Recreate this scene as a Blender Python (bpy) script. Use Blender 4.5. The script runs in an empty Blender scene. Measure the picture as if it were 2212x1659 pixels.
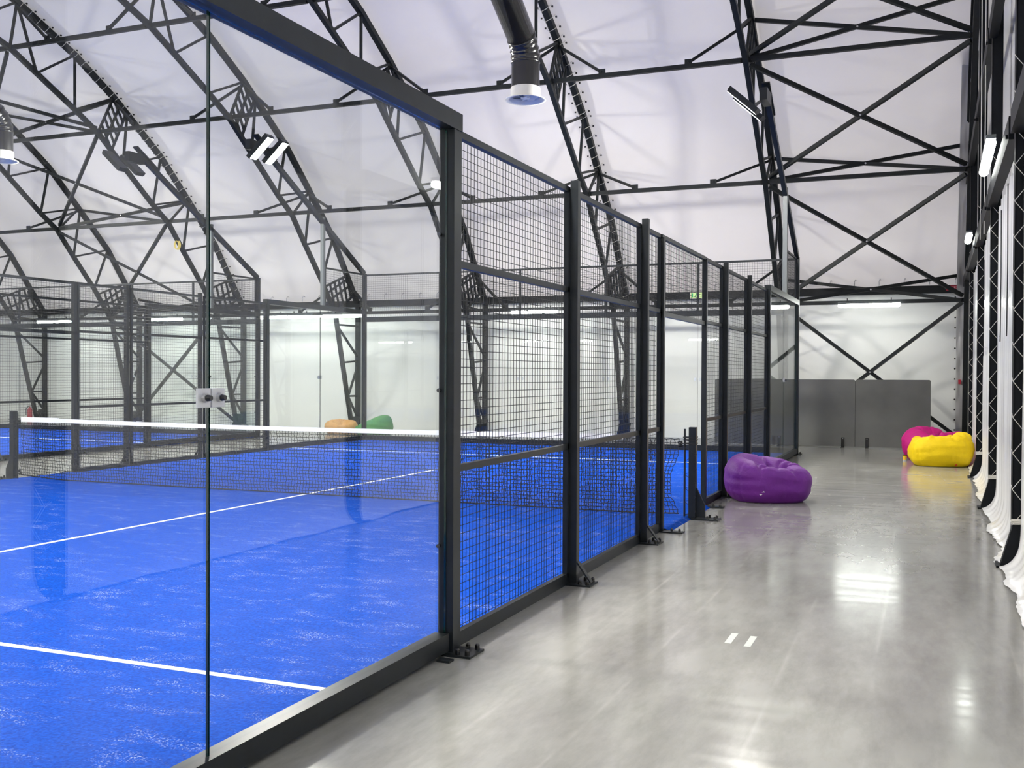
import bpy, math, random
from mathutils import Vector, Matrix, noise

R = math.radians
scene = bpy.context.scene
COL = scene.collection
random.seed(7)

# ------------------------------------------------------------------ camera
YAW, PITCH, ROLL, FPX = 0.3901, -0.0101, 0.0040, 2223.8
cam_d = bpy.data.cameras.new('camera'); cam = bpy.data.objects.new('camera', cam_d); COL.objects.link(cam)
cam_d.sensor_width = 36.0; cam_d.lens = 36.0 * FPX / 2212.0; cam_d.clip_start = 0.05; cam_d.clip_end = 200
_f = Vector((-math.sin(YAW) * math.cos(PITCH), math.cos(YAW) * math.cos(PITCH), math.sin(PITCH)))
_r = Vector((math.cos(YAW), math.sin(YAW), 0)); _u = _r.cross(_f)
_r2 = _r * math.cos(ROLL) + _u * math.sin(ROLL); _u2 = -_r * math.sin(ROLL) + _u * math.cos(ROLL)
m3 = Matrix((_r2, _u2, -_f)).transposed()
cam.matrix_world = Matrix.Translation((2.5872, -1.3472, 1.6076)) @ m3.to_4x4()
scene.camera = cam

# ------------------------------------------------------------------ world, exposure
world = bpy.data.worlds.new('world'); scene.world = world; world.use_nodes = True
world.node_tree.nodes['Background'].inputs[0].default_value = (1.0, 0.95, 0.93, 1)
world.node_tree.nodes['Background'].inputs[1].default_value = 1.35
vs = scene.view_settings
vs.view_transform = 'Standard'; vs.look = 'None'; vs.gamma = 1.0; vs.use_curve_mapping = False
vs.exposure = 0.10
scene.cycles.max_bounces = 7; scene.cycles.diffuse_bounces = 3; scene.cycles.glossy_bounces = 3
scene.cycles.transparent_max_bounces = 32; scene.cycles.transmission_bounces = 6
scene.cycles.caustics_reflective = False; scene.cycles.caustics_refractive = False
scene.cycles.sample_clamp_indirect = 4.0; scene.cycles.adaptive_threshold = 0.03
FLOOD, TUBE = 1200.0, 36.0      # emission strengths of the floodlights and tubes, the added tube included

# ------------------------------------------------------------------ materials
def principled(name, col, rough=0.5, metal=0.0, spec=0.5, coat=0.0):
    m = bpy.data.materials.new(name); m.use_nodes = True
    b = m.node_tree.nodes['Principled BSDF']
    b.inputs['Base Color'].default_value = (*col, 1); b.inputs['Roughness'].default_value = rough
    b.inputs['Metallic'].default_value = metal; b.inputs['Specular IOR Level'].default_value = spec
    b.inputs['Coat Weight'].default_value = coat; b.inputs['Coat Roughness'].default_value = 0.1
    return m
def nodes(m): return m.node_tree.nodes, m.node_tree.links, m.node_tree.nodes['Principled BSDF']
def tex_noise(m, scale, detail=4, stretch=(1, 1, 1), rough=0.6):
    n, l, b = nodes(m)
    tc = n.new('ShaderNodeTexCoord'); mp = n.new('ShaderNodeMapping'); mp.inputs['Scale'].default_value = stretch
    t = n.new('ShaderNodeTexNoise'); t.inputs['Scale'].default_value = scale; t.inputs['Detail'].default_value = detail
    t.inputs['Roughness'].default_value = rough
    l.new(tc.outputs['Object'], mp.inputs['Vector']); l.new(mp.outputs['Vector'], t.inputs['Vector'])
    return t
def ramp(m, src, stops):
    n, l, b = nodes(m)
    r = n.new('ShaderNodeValToRGB'); e = r.color_ramp.elements
    while len(e) < len(stops): e.new(0.5)
    for k, (p, c) in enumerate(stops):
        e[k].position = p; e[k].color = (*c, 1) if len(c) == 3 else c
    l.new(src, r.inputs['Fac']); return r
def bump(m, src, strength, dist=0.01):
    n, l, b = nodes(m)
    k = n.new('ShaderNodeBump'); k.inputs['Strength'].default_value = strength; k.inputs['Distance'].default_value = dist
    l.new(src, k.inputs['Height']); l.new(k.outputs['Normal'], b.inputs['Normal']); return k
def emission(name, col, s):
    m = bpy.data.materials.new(name); m.use_nodes = True
    n = m.node_tree.nodes; n.clear()
    e = n.new('ShaderNodeEmission'); o = n.new('ShaderNodeOutputMaterial')
    e.inputs[0].default_value = (*col, 1); e.inputs[1].default_value = s
    m.node_tree.links.new(e.outputs[0], o.inputs[0]); return m

M = {}
def mk_steel(name, col, rough, spec=0.22):
    m = principled(name, col, rough, 0.0, spec)
    t = tex_noise(m, 9, 3); n, l, b = nodes(m)
    c0 = tuple(x * 0.85 for x in col); c1 = tuple(x * 1.2 for x in col)
    l.new(ramp(m, t.outputs['Fac'], [(0.3, c0), (0.7, c1)]).outputs[0], b.inputs['Base Color'])
    return m
M['fence'] = mk_steel('anthracite_powder_coat', (0.012, 0.015, 0.018), 0.36, 0.25)
M['truss'] = mk_steel('dark_painted_steel', (0.010, 0.012, 0.013), 0.5)
M['column'] = mk_steel('black_painted_steel', (0.005, 0.006, 0.008), 0.5, 0.12)
M['wire'] = principled('dark_wire', (0.012, 0.013, 0.015), 0.5, 0, 0.25)
M['bolt'] = principled('zinc_bolt', (0.5, 0.5, 0.52), 0.3, 0.9)
M['cap'] = principled('black_plastic', (0.006, 0.006, 0.007), 0.25)
M['plate'] = principled('brushed_plate', (0.62, 0.63, 0.66), 0.35, 0.55)
M['galv'] = principled('galvanised_post', (0.085, 0.095, 0.10), 0.4, 0.0, 0.4)
M['tape'] = principled('white_net_tape', (0.86, 0.87, 0.9), 0.7)
M['cord'] = principled('black_cord', (0.01, 0.011, 0.013), 0.7)
M['rope'] = principled('white_rope', (0.62, 0.6, 0.55), 0.8)
M['line'] = principled('white_turf_line', (0.8, 0.8, 0.78), 0.9)
M['duct'] = principled('black_duct_film', (0.008, 0.008, 0.009), 0.22, 0, 0.6)
M['white_metal'] = principled('white_enamel', (0.8, 0.79, 0.74), 0.35)
M['flood_lens'] = emission('flood_lens_light', (1.0, 0.965, 0.90), FLOOD)
M['tube_lens'] = emission('tube_light', (0.96, 1.0, 0.93), TUBE)
M['exit_lit'] = emission('exit_sign_lit', (0.75, 1.0, 0.45), 1.4)
M['exit_green'] = emission('exit_sign_green', (0.1, 0.75, 0.3), 0.9)
M['red'] = principled('red_enamel', (0.42, 0.01, 0.03), 0.4)
M['yellow_cable'] = principled('yellow_cable', (0.75, 0.6, 0.16), 0.5)
M['sign_text'] = principled('pale_lettering', (0.75, 0.5, 0.5), 0.6)
M['cup'] = principled('yellow_paper', (0.85, 0.55, 0.02), 0.5)
M['cup_base'] = principled('white_paper', (0.85, 0.85, 0.82), 0.6)
M['floor_mark_pale'] = principled('pale_strip', (0.47, 0.5, 0.46), 0.4)
M['label_white'] = principled('pale_mark', (0.8, 0.75, 0.8), 0.6)
M['orange_tag'] = principled('orange_red_tag', (0.8, 0.09, 0.02), 0.6)
M['glass_edge'] = principled('green_glass_edge', (0.0, 0.022, 0.02), 0.08, 0, 0.6)

# glass pane: transparent mixed with a mirror by Schlick's term
m = bpy.data.materials.new('clear_glass'); m.use_nodes = True; n = m.node_tree.nodes; l = m.node_tree.links; n.clear()
o = n.new('ShaderNodeOutputMaterial'); mix = n.new('ShaderNodeMixShader'); tr = n.new('ShaderNodeBsdfTransparent')
gl = n.new('ShaderNodeBsdfGlossy'); gl.inputs['Roughness'].default_value = 0.0
tr.inputs[0].default_value = (0.972, 0.988, 0.98, 1)
geo = n.new('ShaderNodeNewGeometry'); dt = n.new('ShaderNodeVectorMath'); dt.operation = 'DOT_PRODUCT'
l.new(geo.outputs['Incoming'], dt.inputs[0]); l.new(geo.outputs['Normal'], dt.inputs[1])
def mth(op, a, b=None):
    k = n.new('ShaderNodeMath'); k.operation = op
    for i, v in enumerate((a, b)):
        if v is None: continue
        if isinstance(v, (int, float)): k.inputs[i].default_value = v
        else: l.new(v, k.inputs[i])
    return k.outputs[0]
c = mth('ABSOLUTE', dt.outputs['Value']); c = mth('SUBTRACT', 1.0, c); c = mth('POWER', c, 5.0)
c = mth('MULTIPLY', c, 0.955); c = mth('ADD', c, 0.045)
l.new(c, mix.inputs[0]); l.new(tr.outputs[0], mix.inputs[1]); l.new(gl.outputs[0], mix.inputs[2]); l.new(mix.outputs[0], o.inputs[0])
M['glass'] = m

# polished concrete
m = principled('polished_concrete', (0.3, 0.3, 0.28), 0.2, 0, 0.45)
nn, l, b = nodes(m)
t1 = tex_noise(m, 0.55, 6, (1.0, 0.35, 1)); t2 = tex_noise(m, 2.6, 8, (1.0, 0.28, 1), 0.7); t3 = tex_noise(m, 3.2, 3, (0.35, 2.2, 1))
r1 = ramp(m, t1.outputs['Fac'], [(0.32, (0.20, 0.197, 0.185)), (0.68, (0.40, 0.395, 0.365))])
r2 = ramp(m, t2.outputs['Fac'], [(0.33, (0.62, 0.615, 0.60)), (0.58, (1, 1, 1))])
mx = nn.new('ShaderNodeMix'); mx.data_type = 'RGBA'; mx.blend_type = 'MULTIPLY'; mx.inputs['Factor'].default_value = 0.8
l.new(r1.outputs[0], mx.inputs[6]); l.new(r2.outputs[0], mx.inputs[7])
# pale swept streaks
w = nn.new('ShaderNodeTexWave'); w.wave_type = 'BANDS'; w.bands_direction = 'X'; w.inputs['Scale'].default_value = 0.26; w.inputs['Distortion'].default_value = 9.0
w.inputs['Detail'].default_value = 2.0; w.inputs['Detail Scale'].default_value = 0.16
tcw = nn.new('ShaderNodeTexCoord'); l.new(tcw.outputs['Object'], w.inputs['Vector'])
rw = ramp(m, w.outputs['Fac'], [(0.62, (0, 0, 0)), (0.66, (1, 1, 1)), (0.72, (0.0, 0.0, 0.0))])
mx2 = nn.new('ShaderNodeMix'); mx2.data_type = 'RGBA'; mx2.inputs[7].default_value = (0.5, 0.49, 0.46, 1)
mlt = nn.new('ShaderNodeMath'); mlt.operation = 'MULTIPLY'; l.new(ramp(m, tex_noise(m, 0.9, 3, (1, 1, 1)).outputs['Fac'], [(0.45, (0, 0, 0)), (0.65, (0.32, 0.32, 0.32))]).outputs[0], mlt.inputs[1])
l.new(rw.outputs[0], mlt.inputs[0]); l.new(mlt.outputs[0], mx2.inputs['Factor']); l.new(mx.outputs[2], mx2.inputs[6])
l.new(mx2.outputs[2], b.inputs['Base Color'])
rr = ramp(m, t3.outputs['Fac'], [(0.3, (0.11, 0.11, 0.11)), (0.7, (0.20, 0.20, 0.20))]); l.new(rr.outputs[0], b.inputs['Roughness'])
M['concrete'] = m

# blue turf with drifts of pale sand
m = principled('blue_turf', (0.01, 0.12, 0.75), 0.95, 0, 0.04)
nn, l, b = nodes(m)
ts = tex_noise(m, 2.6, 6, (1, 2.4, 1), 0.7); rs = ramp(m, ts.outputs['Fac'], [(0.52, (0, 0, 0)), (0.72, (0.85, 0.85, 0.85))])
tf = tex_noise(m, 105, 2, (1, 1, 1)); rf = ramp(m, tf.outputs['Fac'], [(0.55, (0, 0, 0)), (0.66, (1, 1, 1))])
tb = tex_noise(m, 60, 3); rb = ramp(m, tb.outputs['Fac'], [(0.3, (0.0, 0.030, 0.23)), (0.7, (0.0, 0.066, 0.43))])
ml = nn.new('ShaderNodeMath'); ml.operation = 'MULTIPLY'; l.new(rs.outputs[0], ml.inputs[0]); l.new(rf.outputs[0], ml.inputs[1])
# a thin even dusting as well
t5 = tex_noise(m, 0.5, 3); r5 = ramp(m, t5.outputs['Fac'], [(0.35, (0.0, 0.0, 0.0)), (0.75, (0.015, 0.015, 0.015))])
ad = nn.new('ShaderNodeMath'); ad.operation = 'ADD'; ad.use_clamp = True; l.new(ml.outputs[0], ad.inputs[0]); l.new(r5.outputs[0], ad.inputs[1])
mx = nn.new('ShaderNodeMix'); mx.data_type = 'RGBA'; mx.inputs[7].default_value = (0.62, 0.66, 0.78, 1)
l.new(ad.outputs[0], mx.inputs['Factor']); l.new(rb.outputs[0], mx.inputs[6]); l.new(mx.outputs[2], b.inputs['Base Color'])
bump(m, tb.outputs['Fac'], 0.5, 0.01)
M['turf'] = m

# roof and wall membrane
def membrane(name, col, rough, sc=0.7):
    m = principled(name, col, rough, 0, 0.4)
    t = tex_noise(m, sc, 4, (1, 1, 1)); n_, l_, b_ = nodes(m)
    l_.new(ramp(m, t.outputs['Fac'], [(0.3, tuple(x * 0.94 for x in col)), (0.7, col)]).outputs[0], b_.inputs['Base Color'])
    bump(m, t.outputs['Fac'], 0.3, 0.08); return m
M['roof'] = membrane('white_roof_membrane', (0.85, 0.82, 0.80), 0.6)
# translucency added so the world light outside brightens the roof sheet
n_, l_, b_ = nodes(M['roof']); out_ = n_['Material Output']; tl_ = n_.new('ShaderNodeBsdfTranslucent'); mx_ = n_.new('ShaderNodeMixShader')
tl_.inputs[0].default_value = (0.95, 0.94, 0.97, 1); mx_.inputs[0].default_value = 0.22
l_.new(b_.outputs[0], mx_.inputs[1]); l_.new(tl_.outputs[0], mx_.inputs[2]); l_.new(mx_.outputs[0], out_.inputs[0])
M['wallm'] = membrane('white_wall_membrane', (0.84, 0.845, 0.82), 0.45)
M['flap'] = membrane('grey_membrane_flap', (0.42, 0.41, 0.41), 0.5)
m = principled('glossy_white_sheet', (0.88, 0.88, 0.86), 0.3, 0, 0.5, 0.6)
t = tex_noise(m, 5, 4, (0.2, 5, 0.12)); bump(m, t.outputs['Fac'], 0.35, 0.02); M['sheet'] = m
m = principled('grey_board', (0.052, 0.052, 0.05), 0.5)
t = tex_noise(m, 1.4, 3); nn, l, b = nodes(m)
l.new(ramp(m, t.outputs['Fac'], [(0.3, (0.075, 0.075, 0.072)), (0.7, (0.105, 0.105, 0.10))]).outputs[0], b.inputs['Base Color']); M['board'] = m
def fabric(name, col):
    m = principled(name, col, 0.62, 0, 0.3)
    t = tex_noise(m, 7, 4); n_, l_, b_ = nodes(m)
    l_.new(ramp(m, t.outputs['Fac'], [(0.3, tuple(x * 0.88 for x in col)), (0.7, col)]).outputs[0], b_.inputs['Base Color'])
    bump(m, t.outputs['Fac'], 0.5, 0.03); return m
M['purple'] = fabric('purple_fabric', (0.13, 0.016, 0.22)); M['yellow'] = fabric('yellow_fabric', (0.80, 0.56, 0.0))
M['pink'] = fabric('magenta_fabric', (0.42, 0.0, 0.15)); M['green'] = fabric('green_fabric', (0.10, 0.30, 0.10))
M['orange'] = fabric('orange_fabric', (0.62, 0.34, 0.12))

# ------------------------------------------------------------------ mesh helpers
class MB:
    def __init__(s): s.v = []; s.f = []; s.mi = []
    def add(s, vs, fs, mi=0):
        o = len(s.v); s.v += [tuple(x) for x in vs]; s.f += [tuple(i + o for i in f) for f in fs]; s.mi += [mi] * len(fs)
    def box(s, x0, x1, y0, y1, z0, z1, mi=0):
        s.add([(x, y, z) for x in (x0, x1) for y in (y0, y1) for z in (z0, z1)],
              [(0, 1, 3, 2), (4, 6, 7, 5), (0, 4, 5, 1), (2, 3, 7, 6), (0, 2, 6, 4), (1, 5, 7, 3)], mi)
    def bar(s, p, q, w, h, up=(0, 0, 1), mi=0):
        p = Vector(p); q = Vector(q); d = (q - p).normalized(); u = Vector(up)
        if abs(d.dot(u)) > 0.99: u = Vector((0, 1, 0))
        a = d.cross(u).normalized() * (w / 2); c = a.cross(d).normalized() * (h / 2)
        vs = [e + i * a + j * c for e in (p, q) for i, j in ((-1, -1), (1, -1), (1, 1), (-1, 1))]
        s.add(vs, [(3, 2, 1, 0), (4, 5, 6, 7), (0, 1, 5, 4), (1, 2, 6, 5), (2, 3, 7, 6), (3, 0, 4, 7)], mi)
    def tube(s, pts, r, k=8, mi=0, closed=False):
        pts = [Vector(p) for p in pts]; rs = r if isinstance(r, (list, tuple)) else [r] * len(pts)
        rings = []; prev = None
        for i, p in enumerate(pts):
            a = pts[max(i - 1, 0)]; b = pts[min(i + 1, len(pts) - 1)]; d = (b - a)
            d = d.normalized() if d.length > 1e-9 else Vector((0, 0, 1))
            if prev is None:
                u = Vector((0, 0, 1)) if abs(d.z) < 0.9 else Vector((1, 0, 0))
                e = d.cross(u).normalized()
            else:
                e = (prev - d * prev.dot(d)).normalized()
            prev = e; g = d.cross(e)
            rings.append([p + (e * math.cos(2 * math.pi * j / k) + g * math.sin(2 * math.pi * j / k)) * rs[i] for j in range(k)])
        vs = [v for rg in rings for v in rg]; fs = []
        for i in range(len(rings) - 1):
            for j in range(k):
                fs.append((i * k + j, i * k + (j + 1) % k, (i + 1) * k + (j + 1) % k, (i + 1) * k + j))
        if not closed:
            fs.append(tuple(range(k))[::-1]); fs.append(tuple(range((len(rings) - 1) * k, len(rings) * k)))
        s.add(vs, fs, mi)
    def wire(s, p, q, r):      # thin three-sided wire
        s.tube([p, q], r, 4)
    def grid(s, nu, nv, fn, mi=0, wrap=False):
        vs = [fn(i / (nu - 1) if not wrap else i / nu, j / (nv - 1)) for j in range(nv) for i in range(nu)]
        fs = []
        for j in range(nv - 1):
            for i in range(nu if wrap else nu - 1):
                i2 = (i + 1) % nu
                fs.append((j * nu + i, j * nu + i2, (j + 1) * nu + i2, (j + 1) * nu + i))
        s.add(vs, fs, mi)
    def lathe(s, prof, c=(0, 0, 0), k=24, mi=0):
        vs = [(c[0] + r * math.cos(2 * math.pi * j / k), c[1] + r * math.sin(2 * math.pi * j / k), c[2] + z) for r, z in prof for j in range(k)]
        fs = [(i * k + j, i * k + (j + 1) % k, (i + 1) * k + (j + 1) % k, (i + 1) * k + j) for i in range(len(prof) - 1) for j in range(k)]
        s.add(vs, fs, mi)
    def build(s, name, mats, parent=None, smooth=False, bevel=0.0):
        me = bpy.data.meshes.new(name); me.from_pydata(s.v, [], s.f)
        if not isinstance(mats, (list, tuple)): mats = [mats]
        for k in mats: me.materials.append(k)
        if len(mats) > 1: me.polygons.foreach_set('material_index', s.mi)
        if smooth: me.polygons.foreach_set('use_smooth', [True] * len(me.polygons))
        me.update()
        o = bpy.data.objects.new(name, me); COL.objects.link(o)
        if parent:
            o.parent = parent
            if parent.type == 'EMPTY' or True:
                o.matrix_parent_inverse = Matrix.Identity(4); o.location = -world_loc(parent)
        if bevel:
            bv = o.modifiers.new('bevel', 'BEVEL'); bv.width = bevel; bv.segments = 2; bv.limit_method = 'ANGLE'
        return o
def world_loc(o):
    v = Vector(o.location)
    while o.parent: o = o.parent; v = v + Vector(o.location)
    return v
def thing(name, label, cat, loc=(0, 0, 0), group=None):
    o = bpy.data.objects.new(name, None); COL.objects.link(o); o.location = loc; o.empty_display_size = 0.1
    o['label'] = label; o['category'] = cat
    if group: o['group'] = group
    return o
def tag(o, label, cat, group=None, kind=None):
    o['label'] = label; o['category'] = cat
    if group: o['group'] = group
    if kind: o['kind'] = kind
    return o
def struct(name, mb, mat, **k):
    o = mb.build(name, mat, **k); o['kind'] = 'structure'; return o
def P(name, mat, parent, fn, **k):
    mb = MB(); fn(mb); return mb.build(name, mat, parent, **k)
def copy_tree(o, d, parent=None):
    c = o.copy(); COL.objects.link(c)
    if parent: c.parent = parent
    else: c.location = Vector(o.location) + Vector(d)
    for ch in list(o.children): copy_tree(ch, d, c)
    return c
ORD = ['first', 'second', 'third', 'fourth', 'fifth', 'sixth', 'seventh', 'eighth']

# ------------------------------------------------------------------ shell of the hall
YW, XR, XL, YF = 24.45, 3.34, -29.0, -4.4
OUT = [(24.4, 0.05), (24.4, 3.55), (23.75, 4.4), (23.05, 5.33), (21.9, 6.42), (20.8, 7.42), (19.1, 8.58), (17.8, 9.30),
       (16.1, 10.02), (14.3, 10.62), (12.2, 11.1), (10.0, 11.3)]
INN = [(24.05, 0.15), (23.75, 1.2), (23.5, 2.1), (23.2, 3.2), (22.5, 4.1), (21.7, 4.98), (21.1, 5.68), (20.5, 6.08),
       (19.4, 6.92), (18.55, 7.58), (17.8, 7.98), (16.65, 8.55), (15.9, 8.92), (14.9, 9.25), (13.2, 9.75), (11.6, 10.1), (10.0, 10.25)]
mb = MB(); mb.grid(2, 2, lambda u, v: (XL + u * (XR + 0.4 - XL), YF + v * (YW - YF + 0.1), 0)); struct('floor', mb, M['concrete'])
mb = MB(); mb.grid(60, 12, lambda u, v: (XR + 0.1 + u * (XL - XR - 0.1), YW + 0.03 + 0.02 * math.sin(u * 50), v * 3.62)); struct('wall_back', mb, M['wallm'], smooth=True)
prof = [(y + 0.09, z + 0.10) for y, z in OUT[1:]]
prof += [(20 - y, z) for y, z in reversed(prof[:-1])]
def roof_fn(u, v):
    x = XR + 0.1 + u * (XL - XR - 0.1); t = v * (len(prof) - 1); i = min(int(t), len(prof) - 2); f = t - i
    y = prof[i][0] * (1 - f) + prof[i + 1][0] * f; z = prof[i][1] * (1 - f) + prof[i + 1][1] * f
    b = abs(math.sin(math.pi * (x - 3.2) / 4.0)); s = 0.06 * b * math.sin(math.pi * min(1, v))
    return (x, y - (s if y > 10 else -s) * 0.7, z - s * 0.7)
mb = MB(); mb.grid(97, 64, roof_fn); struct('ceiling', mb, M['roof'], smooth=True)
mb = MB(); mb.grid(2, 2, lambda u, v: (XL + u * (XR + 0.1 - XL), YF - 0.05, v * 3.7)); struct('wall_front', mb, M['wallm'])
def gable(x, name, mat, z0=0.0):
    mb = MB(); vs = []; fs = []
    pr = [(YF - 0.05, 0.0)] + list(reversed(prof)) + [(YW + 0.05, 0.0)]
    n_ = len(pr)
    vs = [(x, y, z) for y, z in pr] + [(x, y, min(z0, z)) for y, z in pr]
    fs = [(i, i + 1, n_ + i + 1, n_ + i) for i in range(n_ - 1)]
    mb.add(vs, fs); return struct(name, mb, mat)
gable(XR + 0.06, 'wall_right', M['sheet']); gable(XL, 'wall_left', M['wallm'])
# eave beam the roof sheet is laced to, with its hooks
mb = MB(); mb.box(XL, 3.3, 24.30, 24.42, 3.50, 3.68)
o = struct('trim_1', mb, M['truss'])
mb = MB()
x = 3.0
while x > -26:
    mb.tube([(x, 24.26, 3.70), (x, 24.25, 3.80), (x + 0.02, 24.29, 3.86), (x + 0.03, 24.36, 3.84)], 0.010, 6); x -= 0.55
struct('trim_2', mb, M['bolt'])
# column of eyelets down the corner of the back wall sheet
mb = MB()
for k in range(15):
    mb.lathe([(0.0, 0.0), (0.012, 0.0), (0.02, 0.004), (0.02, 0.0)], (0, 0, 0), 8)
    nv = 32
    for i in range(len(mb.v) - nv, len(mb.v)):
        a, b_, c_ = mb.v[i]; mb.v[i] = (3.0 + a, 24.42 - c_ - 0.004, 0.35 + k * 0.235 + b_)
struct('trim_3', mb, M['cap'])
# grey laced edge strip in the corner
def strip(u, v):
    z = 0.05 + v * 8.2; k = 0.02 * noise.noise(Vector((u * 3, z * 3, 1)))
    yy = 24.30 if z < 3.5 else 24.30 - (z - 3.5) * 0.86
    return (3.02 + u * 0.17, yy - 0.05 + k * 2, z)
mb = MB(); mb.grid(6, 90, strip); struct('trim_4', mb, M['flap'], smooth=True)

# ------------------------------------------------------------------ arch trusses
TX = [3.2, -0.8, -4.8, -8.8, -12.8, -16.8, -20.8, -24.8]
truss_desc = ['laced up against the gable end wall at the right', 'with its foot behind the far corner post of the near court',
              'laced with pale cord, first one standing behind the near court', 'rising behind the middle of the near court',
              'with the glaring twin floodlight in front of it', 'laced with pale cord, standing behind the gap between the courts',
              'standing behind the second court', 'furthest to the left, with a red extinguisher at its foot']
WEB = [((24.4, 2.95), (23.3, 2.95)), ((24.4, 2.05), (23.3, 2.9)), ((24.4, 1.95), (23.6, 1.9)), ((24.4, 1.85), (23.9, 1.0)), ((24.4, 0.95), (23.85, 0.95)),
       ((24.4, 0.3), (23.9, 0.9)), ((24.4, 3.3), (23.25, 3.35)),
       ((23.05, 5.33), (22.5, 4.1)), ((23.05, 5.33), (21.7, 4.98)), ((21.95, 6.38), (21.7, 4.98)), ((21.9, 6.42), (21.1, 5.68)), ((21.9, 6.42), (20.5, 6.08)),
       ((20.8, 7.42), (20.5, 6.08)), ((20.8, 7.42), (19.4, 6.92)), ((19.55, 8.27), (19.4, 6.92)), ((19.1, 8.58), (17.8, 7.98)),
       ((17.8, 9.30), (17.8, 7.98)), ((17.8, 9.30), (16.65, 8.55)), ((16.1, 10.02), (16.65, 8.55)), ((16.1, 10.02), (15.9, 8.92)), ((16.1, 10.02), (14.9, 9.25)),
       ((14.3, 10.62), (14.9, 9.25)), ((14.3, 10.62), (13.2, 9.75)), ((12.2, 11.1), (13.2, 9.75)), ((12.2, 11.1), (11.6, 10.1)), ((10.4, 11.27), (11.6, 10.1))]
def smooth_poly(pts, w, mb, x, h):
    for a, b_ in zip(pts[:-1], pts[1:]):
        mb.bar((x, a[0], a[1]), (x, b_[0], b_[1]), w, h, up=(1, 0, 0))
def lattice(mb, x, o0, o1, i0, i1, n_along=3, n_cross=5):
    L = lambda a, b_, t: (a[0] * (1 - t) + b_[0] * t, a[1] * (1 - t) + b_[1] * t)
    for k in range(n_along):
        t = k / (n_along - 1); p = L(o0, o1, t); q = L(i0, i1, t)
        mb.bar((x, *p), (x, *q), 0.05, 0.05, up=(1, 0, 0))
    for k in range(n_cross):
        t = (k + 0.5) / n_cross; p = L(o0, i0, max(0, t - 0.12)); q = L(o1, i1, min(1, t + 0.12))
        mb.bar((x + 0.012, *p), (x + 0.012, *q), 0.045, 0.045, up=(1, 0, 0))
def truss(x, label):
    t = thing('arch_truss', label, 'truss', (x, 24.2, 0), 'arched roof trusses')
    P('outer_chord', M['truss'], t, lambda mb: smooth_poly(OUT, 0.12, mb, x, 0.12))
    P('inner_chord', M['truss'], t, lambda mb: smooth_poly(INN, 0.10, mb, x, 0.10))
    for p, q in WEB: P('web_bar', M['truss'], t, lambda mb: mb.bar((x, *p), (x, *q), 0.05, 0.05, up=(1, 0, 0)))
    P('lattice_strut', M['truss'], t, lambda mb: lattice(mb, x, (19.05, 8.55), (19.5, 8.25), (18.55, 7.6), (19.0, 7.22)))
    P('lattice_strut', M['truss'], t, lambda mb: lattice(mb, x, (23.75, 4.35), (24.2, 3.85), (22.65, 3.95), (23.2, 3.3), 3, 5))
    P('base_plate', M['truss'], t, lambda mb: (mb.box(x - 0.16, x + 0.16, 23.88, 24.44, 0.0, 0.025), mb.bar((x, 24.05, 0.02), (x, 24.3, 0.35), 0.03, 0.3, up=(1, 0, 0))))
    return t
NODE = {0: ((15.9, 8.92), (16.1, 10.02)), 1: ((18.6, 7.62), (19.1, 8.58)), 2: ((21.1, 5.72), (21.9, 6.42)), 3: ((23.15, 3.25), (24.3, 3.95))}
def knee(t, x, lev, s):
    (iy, iz), (oy, oz) = NODE[lev]
    if lev == 3: oy, oz = 23.75, 4.3
    a = (x, oy - 0.03, oz - 0.08); b_ = (x + s * 1.12, iy, iz + 0.07)
    def f(mb):
        mb.bar(a, b_, 0.055, 0.055)
        mb.box(b_[0] - 0.07, b_[0] + 0.07, iy - 0.012, iy + 0.012, iz + 0.0, iz + 0.14)
    P('knee_brace', M['truss'], t, f)
trusses = []
proto = None
for i, x in enumerate(TX):
    lab = 'dark steel arch truss ' + truss_desc[i]
    if proto is None:
        proto = truss(x, lab); t = proto
    else:
        t = copy_tree(proto, (x - TX[0], 0, 0)); t['label'] = lab
    trusses.append(t)
for i, x in enumerate(TX):
    t = trusses[i]
    for lev in (0, 1, 2, 3):
        for s in (-1, 1):
            bay_braced = (i == 0 and s == -1) or (i == 1 and s == 1) or (i == 5 and s == -1) or (i == 6 and s == 1)
            if x + s > 3.3 or x + s < -25.5 or bay_braced: continue
            knee(t, x, lev, s)
# pale cord lacing wrapped over two of the trusses
def lacing(x, t):
    mb = MB(); mc = MB(); mf = MB()
    for a, b_ in zip(OUT[1:8], OUT[2:9]):
        A = Vector((0, *a)); B_ = Vector((0, *b_)); L = (B_ - A).length; d = (B_ - A).normalized(); nrm = Vector((0, -d.z, d.y))
        if nrm.y > 0: nrm = -nrm
        k = 0.1
        while k < L:
            p = A + d * k; c_ = p + nrm * 0.066
            mb.tube([(x - 0.17, c_.y + 0.10 * -nrm.y, c_.z + 0.1 * -nrm.z), (x - 0.06, c_.y, c_.z), (x + 0.06, *(c_ + d * 0.05).yz), (x + 0.15, *(c_ + d * 0.06 - nrm * 0.1).yz)], 0.006, 5)
            for sx in (-0.17, 0.15):
                q = p - nrm * 0.04; mc.box(x + sx - 0.016, x + sx + 0.016, q.y - 0.016, q.y + 0.016, q.z - 0.016, q.z + 0.016)
            k += 0.27
        mf.bar((x - 0.09, *(A - nrm * 0.05).yz), (x - 0.09, *(B_ - nrm * 0.05).yz), 0.006, 0.14, up=(0, *nrm.yz))
    o1 = mb.build('lacing_cord', M['rope'], t); o2 = mc.build('eyelet_row', M['cap'], t); o3 = mf.build('sheet_flap', M['flap'], t)
    o1['label'] = 'pale lacing cord'; o3['label'] = 'grey membrane flap'
lacing(-4.8, trusses[2]); lacing(-16.8, trusses[5])

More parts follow.
